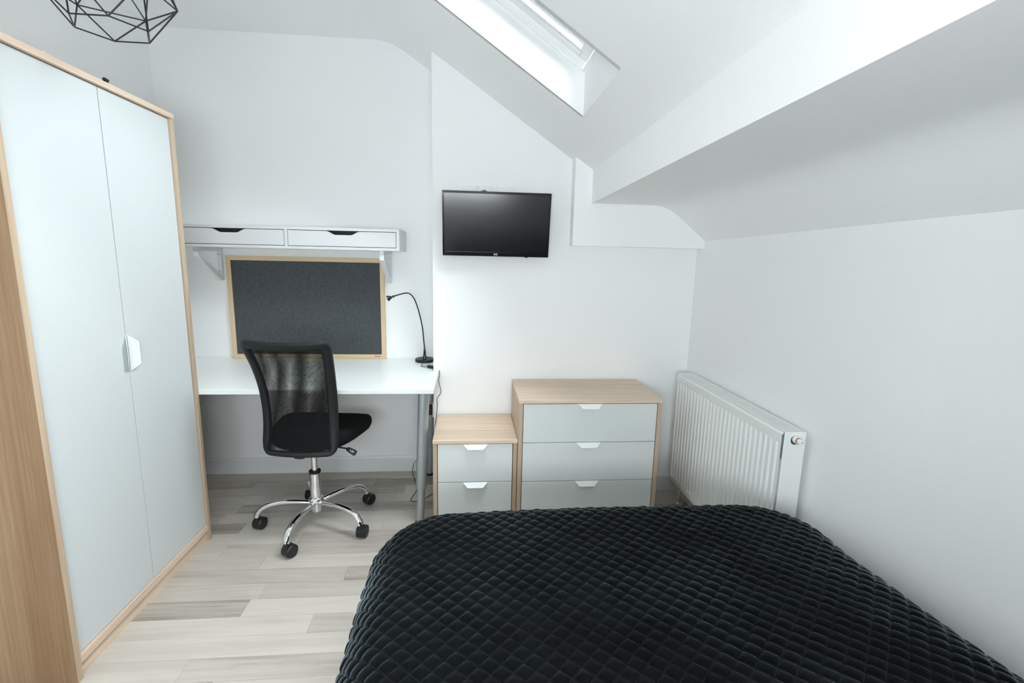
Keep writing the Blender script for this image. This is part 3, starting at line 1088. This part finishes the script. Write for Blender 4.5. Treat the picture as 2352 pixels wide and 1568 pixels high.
# ------------------------------------------------------------------ pendant light
PC = Vector((-1.005, 1.579, 1.95))
pn = thing('pendant_light', 'black geometric wire cage pendant light near the wardrobe', 'light', PC)


def ring(r, dz, rot):
    return [PC + Vector((r * math.cos(math.radians(rot + 60 * k)), r * math.sin(math.radians(rot + 60 * k)), dz)) for k in range(6)]


r1, r2_, r3, r4 = ring(.097, 0, 0), ring(.160, .0905, 30), ring(.120, .225, 0), ring(.030, .30, 30)


def rod(a, b):
    MB().tube([a, b], .0021, 8).build('rod', M_BLACK, pn, smooth=True)


for k in range(6):
    rod(r1[k], r1[(k + 1) % 6])
    rod(r1[k], r2_[k])
    rod(r1[k], r2_[k - 1])
    rod(r2_[k], r2_[(k + 1) % 6])
    rod(r2_[k], r3[k])
    rod(r2_[k], r3[(k + 1) % 6])
    rod(r3[k], r4[k])
    rod(r3[k], r4[k - 1])
    rod(r3[k], r3[(k + 1) % 6])
MB().lathe([(.031, .296), (.032, .300), (.031, .306), (.015, .312), (.004, .318)], PC, seg=20).build('top_cap', M_BLACK, pn, smooth=True)
MB().lathe([(.017, .235), (.019, .250), (.019, .298)], PC, seg=16).build('bulb_holder', M_BLACK, pn, smooth=True)
MB().lathe([(.001, .145), (.018, .150), (.029, .172), (.027, .195), (.016, .220), (.013, .236)], PC, seg=20).build('bulb', M_BULB, pn, smooth=True)
MB().tube([PC + Vector((0, 0, .31)), (PC.x, PC.y, ZC - .02)], .003, 8).build('flex', M_BLACK, pn, smooth=True)
MB().lathe([(.04, 0), (.045, .006), (.045, .022)], (PC.x, PC.y, ZC - .022), seg=24).build('ceiling_rose', M_BLACK, pn, smooth=True)

# ------------------------------------------------------------------ office chair
ch = thing('office_chair', 'black mesh-back swivel chair on a chrome five-star base at the desk', 'chair', (-.752, 2.308, 0), rz=-.09)
# local axes: +y = forward, +x = chair's right
hub = MB().lathe([(.020, .078), (.0235, .080), (.0245, .125), (.034, .130), (.036, .142), (.032, .152), (.0265, .156)], (0, 0, 0), seg=28).build('hub', M_CHROME, ch, smooth=True, local=True)
MB().lathe([(.0258, .150), (.0258, .282)], (0, 0, 0), seg=28).build('column_sleeve', M_CHROME, ch, smooth=True, local=True)
MB().lathe([(.0270, .280), (.0278, .284), (.0278, .292), (.018, .294)], (0, 0, 0), seg=28).build('collar', M_BLACK, ch, smooth=True, local=True)
MB().lathe([(.0140, .29), (.0140, .43)], (0, 0, 0), seg=20).build('gas_lift', M_CHROME, ch, smooth=True, local=True)
ANG0 = 187 + 5.2
for k in range(5):
    a = math.radians(ANG0 + 72 * k)
    d = Vector((math.cos(a), math.sin(a), 0))
    pr = catmull([(d * r_ + Vector((0, 0, z_))) for r_, z_ in ((.022, .124), (.08, .132), (.145, .137), (.205, .131), (.248, .114), (.271, .088), (.277, .072))], 5)
    rr = [.0135 + .0035 * (i / len(pr)) for i in range(len(pr))]
    leg = MB().tube(pr, rr, 14, flat=.8).build('leg', M_CHROME, ch, smooth=True, local=True)
    e = d * .277
    cast = MB()
    # swivel caster: two wheels and a hood, trailing sideways
    tr_ = math.radians(ANG0 + 72 * k + 0)
    tr_ = math.radians((75, 62, 84, 58, 90)[k])
    td = Vector((math.cos(tr_), math.sin(tr_), 0))
    sd = Vector((-td.y, td.x, 0))
    c = e + td * .018
    R = .029
    cast.lathe([(.011, .045), (.011, .070), (.007, .074)], e, seg=12)
    # hood
    hv, hf = [], []
    nseg = 12
    for j, off in enumerate((-.022, -.019, .019, .022)):
        rad = R * (1.06 if j in (1, 2) else .98)
        for i in range(nseg + 1):
            th = math.radians(-35 + 205 * i / nseg)
            p3 = c + sd * off - td * math.cos(th) * rad + Vector((0, 0, R + math.sin(th) * rad))
            hv.append(p3)
    m1 = nseg + 1
    for j in range(3):
        for i in range(nseg):
            hf.append((j * m1 + i, j * m1 + i + 1, (j + 1) * m1 + i + 1, (j + 1) * m1 + i))
    cast.add(hv, hf)
    co = cast.build('caster', M_BLACK, leg, smooth=True, local=True)
    for s_ in (-1, 1):
        MB().lathe([(R - .010, .0045), (R - .001, .0055), (R, .008), (R, .019), (R - .003, .0225), (R - .008, .0235), (.004, .0235)],
                   c + Vector((0, 0, R)), sd * s_, 24).build('caster_wheel', M_BLACK, leg, smooth=True, local=True)

# seat cushion: superellipse plan, domed top, waterfall front
sc = MB()
NU, NV = 40, 9
prof = [(.70, .432), (.86, .436), (.955, .448), (.995, .466), (1.0, .480), (.985, .496), (.94, .507), (.80, .512), (.5, .514), (.0, .512)]
vs, fs = [], []
for (s_, z_) in prof:
    for k in range(NU):
        th = 2 * math.pi * k / NU
        ct, st = math.cos(th), math.sin(th)
        ex = .55
        x_ = .235 * math.copysign(abs(ct) ** ex, ct) * s_
        y_ = .212 * math.copysign(abs(st) ** ex, st) * s_ + .088
        x_ *= 1 - .22 * max(0, (.16 - y_) / .28)
        z2 = z_ - .030 * max(0, (y_ - .18) / .13) ** 2 + .006 * (x_ / .235) ** 2 - .012 * max(0, -(y_ + .05) / .14)
        vs.append((x_, y_, z2))
for j in range(len(prof) - 1):
    for k in range(NU):
        k2 = (k + 1) % NU
        fs.append((j * NU + k, j * NU + k2, (j + 1) * NU + k2, (j + 1) * NU + k))
fs.append(tuple(range(NU - 1, -1, -1)))
sc.add(vs, fs)
sc.build('seat', M_SEAT, ch, smooth=True, local=True, angle=60)
MB().box(-.075, .075, -.10, .11, .415, .434).box(-.035, .035, -.035, .035, .395, .42).build('mechanism', M_BLACK, ch, bevel=.004, local=True)
lv = MB().tube([(.03, .03, .412), (.12, .02, .405), (.165, .012, .402)], .0042, 8).build('lever', M_BLACK, ch, smooth=True, local=True)
ld = Vector((.88, -.12, -.46)).normalized()
lu = Vector((.0, -.75, .66))
lu = (lu - ld * lu.dot(ld)).normalized()
lw = ld.cross(lu)
pb_ = Vector((.158, .010, .404))
m_ = MB()
out = [(0, -.008), (.012, -.012), (.045, -.0155), (.052, -.011), (.053, .008), (.046, .0135), (.012, .011), (0, .008)]
vs = [tuple(pb_ + ld * a + lw * b + lu * h) for h in (-.005, .005) for a, b in out]
n = len(out)
m_.add(vs, [tuple(range(n - 1, -1, -1)), tuple(range(n, 2 * n))] + [(i, (i + 1) % n, (i + 1) % n + n, i + n) for i in range(n)])
m_.build('lever_paddle', M_BLACK, lv, bevel=.002, local=True)
ic = MB()
for (a0_, b0_, a1_, b1_) in ((.018, -.004, .024, .004), (.024, .004, .030, -.002), (.028, -.006, .040, .001), (.032, .004, .040, -.004)):
    dv = Vector((a1_ - a0_, b1_ - b0_, 0)).normalized() * .0009
    pn_ = (-dv.y, dv.x)
    qd = [(a0_ + pn_[0], b0_ + pn_[1]), (a1_ + pn_[0], b1_ + pn_[1]), (a1_ - pn_[0], b1_ - pn_[1]), (a0_ - pn_[0], b0_ - pn_[1])]
    ic.add([tuple(pb_ + ld * a + lw * b + lu * .0056) for a, b in qd], [(0, 1, 2, 3)])
ic.build('lever_symbol', M_LOGO, lv, local=True)


# backrest: curved surface, u across (-1..1), v up (0..1)
def back_pt(u, v, off=0.0):
    def lag(v, a, b, c):
        # smooth curve through bottom, waist (v=.5), top
        return a * (2 * v * v - 3 * v + 1) + b * (4 * v - 4 * v * v) + c * (2 * v * v - v)
    w = lag(v, .171, .167, .193)
    bk = lag(v, .150, .128, .245)
    z = .430 + (.985 - .430) * v - .013 * (1 - u * u) * max(0, (v - .7) / .3) ** 2
    y = -bk - .030 * (1 - u * u) - off
    return Vector((u * w, y, z))


def back_n(u, v):
    e = .01
    du = back_pt(u + e, v) - back_pt(u - e, v)
    dv = back_pt(u, v + e) - back_pt(u, v - e)
    n_ = du.cross(dv).normalized()
    return -n_ if n_.y > 0 else n_


# border path: rounded rectangle in (u, v)
path = []
iu, iv = .915, .030
ru, rv_ = .16, .055
cor = [(-iu, iv, 180), (iu, iv, 270), (iu, 1 - iv, 0), (-iu, 1 - iv, 90)]
for (cu_, cv_, a0_) in cor:
    cx = cu_ - math.copysign(ru, cu_)
    cy = cv_ + (rv_ if cv_ < .5 else -rv_)
    for i in range(7):
        th = math.radians(a0_ + 90 * i / 6)
        path.append((cx + ru * math.cos(th), cy + rv_ * math.sin(th)))
full = []
for i in range(len(path)):
    a, b = path[i], path[(i + 1) % len(path)]
    dist = math.hypot((b[0] - a[0]) * .18, (b[1] - a[1]) * .54)
    n = max(1, int(dist / .02))
    for k in range(n):
        t = k / n
        full.append((a[0] + (b[0] - a[0]) * t, a[1] + (b[1] - a[1]) * t))
pts3 = [back_pt(u, v) for u, v in full]
ups = [back_n(u, v) for u, v in full]
# flat, wide leatherette border: ellipse with its short axis along the surface normal
frad = [.0135 + .0085 * min(1, max(0, (v - .03) / .10)) + .003 * max(0, (v - .85) / .15) for u, v in full]
MB().tube(pts3, frad, 16, flat=.62, closed=True, up=ups).build('back_frame', M_LEATH, ch, smooth=True, local=True)


def back_panel(name, off, mat, scale):
    nu, nv = 24, 40
    vs, fs, uvs = [], [], []
    for j in range(nv + 1):
        for i in range(nu + 1):
            u = -.88 + 1.76 * i / nu
            v = .045 + .91 * j / nv
            p = back_pt(u, v) + back_n(u, v) * off
            vs.append(p)
            uvs.append((p.x * scale, (v * .56 + off) * scale))
    for j in range(nv):
        for i in range(nu):
            a = j * (nu + 1) + i
            fs.append((a, a + 1, a + nu + 2, a + nu + 1))
    m = MB().add(vs, fs)
    o = m.build(name, mat, ch, smooth=True, local=True)
    lay = o.data.uv_layers.new(name='UVMap')
    for lp_ in o.data.loops:
        lay.data[lp_.index].uv = uvs[lp_.vertex_index]
    return o


back_panel('back_mesh', .009, M_MESH, 1.0)
back_panel('front_mesh', -.009, M_MESH, 1.03)
MB().tube(catmull([(0, -.02, .425), (0, -.10, .420), (0, -.158, .424), (0, -.168, .440), (0, -.170, .458)], 5), .024, 12, flat=.25).build('back_bracket', M_BLACK, ch, smooth=True, local=True)

# ------------------------------------------------------------------ bed
bd = thing('bed', 'double bed base and mattress hidden under the black bedspread', 'bed', (.42, .37, 0))
MB().box(-.13, 1.05, -.70, 1.33, .05, .30).build('divan_base', M_GAP, bd, bevel=.01)
MB().box(-.14, 1.06, -.70, 1.34, .30, .475).build('mattress', M_MATT, bd, bevel=.04, seg=4)
for (fx, fy) in ((-.08, -.62), (1.0, -.62), (-.08, 1.25), (1.0, 1.25)):
    MB().lathe([(.02, 0), (.025, .05)], (fx, fy, 0), seg=12).build('leg', M_BLACK, bd)

# quilted bedspread: unfolded cloth (a,b) wrapped over the rounded bed block
IX0, IX1, IY1 = -.147, 1.000, 1.368
ZTOP, RR = .548, .130
CELL = .0312


def wrap(d):
    """distance along cloth past the inner edge -> (horizontal, drop)"""
    q = RR * math.pi / 2
    h = np.where(d < q, RR * np.sin(np.minimum(d, q) / RR), RR + .06 * (d - q))
    z = np.where(d < q, RR * (1 - np.cos(np.minimum(d, q) / RR)), RR + (d - q))
    return h, z


DRAPE = .52
step = .0043
RC = .11                                     # the foot corners of the mattress are rounded in plan
na = int((IX1 - IX0 + 2 * DRAPE) / step)
nb = int((IY1 + .70 + DRAPE) / step)
A, B = np.meshgrid(np.linspace(IX0 - DRAPE, IX1 + DRAPE, na), np.linspace(-.70, IY1 + DRAPE, nb))
lx = np.where(A < IX0 + RC, A - (IX0 + RC), np.where(A > IX1 - RC, A - (IX1 - RC), 0.0))
ly = np.where(B > IY1 - RC, B - (IY1 - RC), 0.0)
hyp = np.hypot(lx, ly)
d0 = np.maximum(hyp - RC, 0)                 # distance past the rounded inner outline
corner = (np.abs(lx) > 0) & (ly > 0)
ux = lx / np.maximum(hyp, 1e-9)
uy = ly / np.maximum(hyp, 1e-9)
d_ = np.where(corner, d0 * .88, d0)          # corner cloth gathers rather than stretches
th = np.arctan2(ly, np.abs(lx))
h, zd = wrap(d_)
ex = np.where(d0 > 0, lx, 0)
ey = np.where(d0 > 0, ly, 0)
drop = np.clip((zd - .05) / .35, 0, 1)
fold = .026 * np.sin(th * 8.0) * drop * corner
fold += .012 * np.sin(B * 17 + 1.0) * drop * (np.abs(ex) > 0) * (ey == 0)
fold += .012 * np.sin(A * 15 + .5) * drop * (ey > 0) * (ex == 0)
hh = h + fold
X = np.where(d0 > 0, A - ux * d0 + ux * hh, A)
Y = np.where(d0 > 0, B - uy * d0 + uy * hh, B)
cxm, half = (IX0 + IX1) / 2, (IX1 - IX0) / 2
dome = .018 * (1 - np.clip(np.abs((A - cxm) / (half + .1)), 0, 1) ** 2) * (1 - np.clip((B - .6) / 1.0, 0, 1) ** 3)
ripple = .004 * np.sin(A * 6.1 + B * 3.3) * np.sin(B * 5.2 - A * 2.0)
Zq = ZTOP + dome + ripple * (1 - drop) - zd
Zq = np.maximum(Zq, .025)
X = X + .04 * np.clip((A - cxm) / half, 0, 1) * np.clip((1.15 - B) / .5, 0, 1)
X = np.minimum(X, XR - .012)
Pq = np.stack([X, Y, Zq], -1)
# surface normals of the smooth wrap
gu = np.gradient(Pq, axis=1)
gv = np.gradient(Pq, axis=0)
nq = np.cross(gu, gv)
nq /= np.maximum(np.linalg.norm(nq, axis=-1, keepdims=True), 1e-9)
pa = (A + B) / math.sqrt(2) / CELL
qa = (A - B) / math.sqrt(2) / CELL
sp_, sq_ = np.abs(np.sin(np.pi * pa)), np.abs(np.sin(np.pi * qa))
t_ = np.clip(np.minimum(sp_, sq_) / .42, 0, 1)
puff = .5 * (sp_ * sq_) ** .5 + .5 * t_ * t_ * (3 - 2 * t_)
rng = np.random.default_rng(3)
cell_id = (np.floor(pa).astype(int) * 131 + np.floor(qa).astype(int) * 17) % 997
lump = rng.uniform(.75, 1.2, 997)[cell_id]
Pq = Pq + nq * (puff * lump * .0070)[..., None]
Pq[..., 0] = np.minimum(Pq[..., 0], XR - .004)
Pq[..., 2] = np.maximum(Pq[..., 2], .012)
me = bpy.data.meshes.new('bedspread')
idx = np.arange(na * nb).reshape(nb, na)
quads = np.stack([idx[:-1, :-1], idx[:-1, 1:], idx[1:, 1:], idx[1:, :-1]], -1).reshape(-1, 4)
me.from_pydata(Pq.reshape(-1, 3).tolist(), [], quads.tolist())
me.polygons.foreach_set('use_smooth', [True] * len(me.polygons))
me.materials.append(M_VELV)
uvl = me.uv_layers.new(name='UVMap')
uvl.data.foreach_set('uv', np.stack([pa.reshape(-1)[quads.reshape(-1)], qa.reshape(-1)[quads.reshape(-1)]], -1).astype(np.float32).reshape(-1))
me.update()
bo = bpy.data.objects.new('bedspread', me)
COL.objects.link(bo)
tag(bo, 'black diamond-quilted velvet bedspread draped over the bed', 'bedspread')
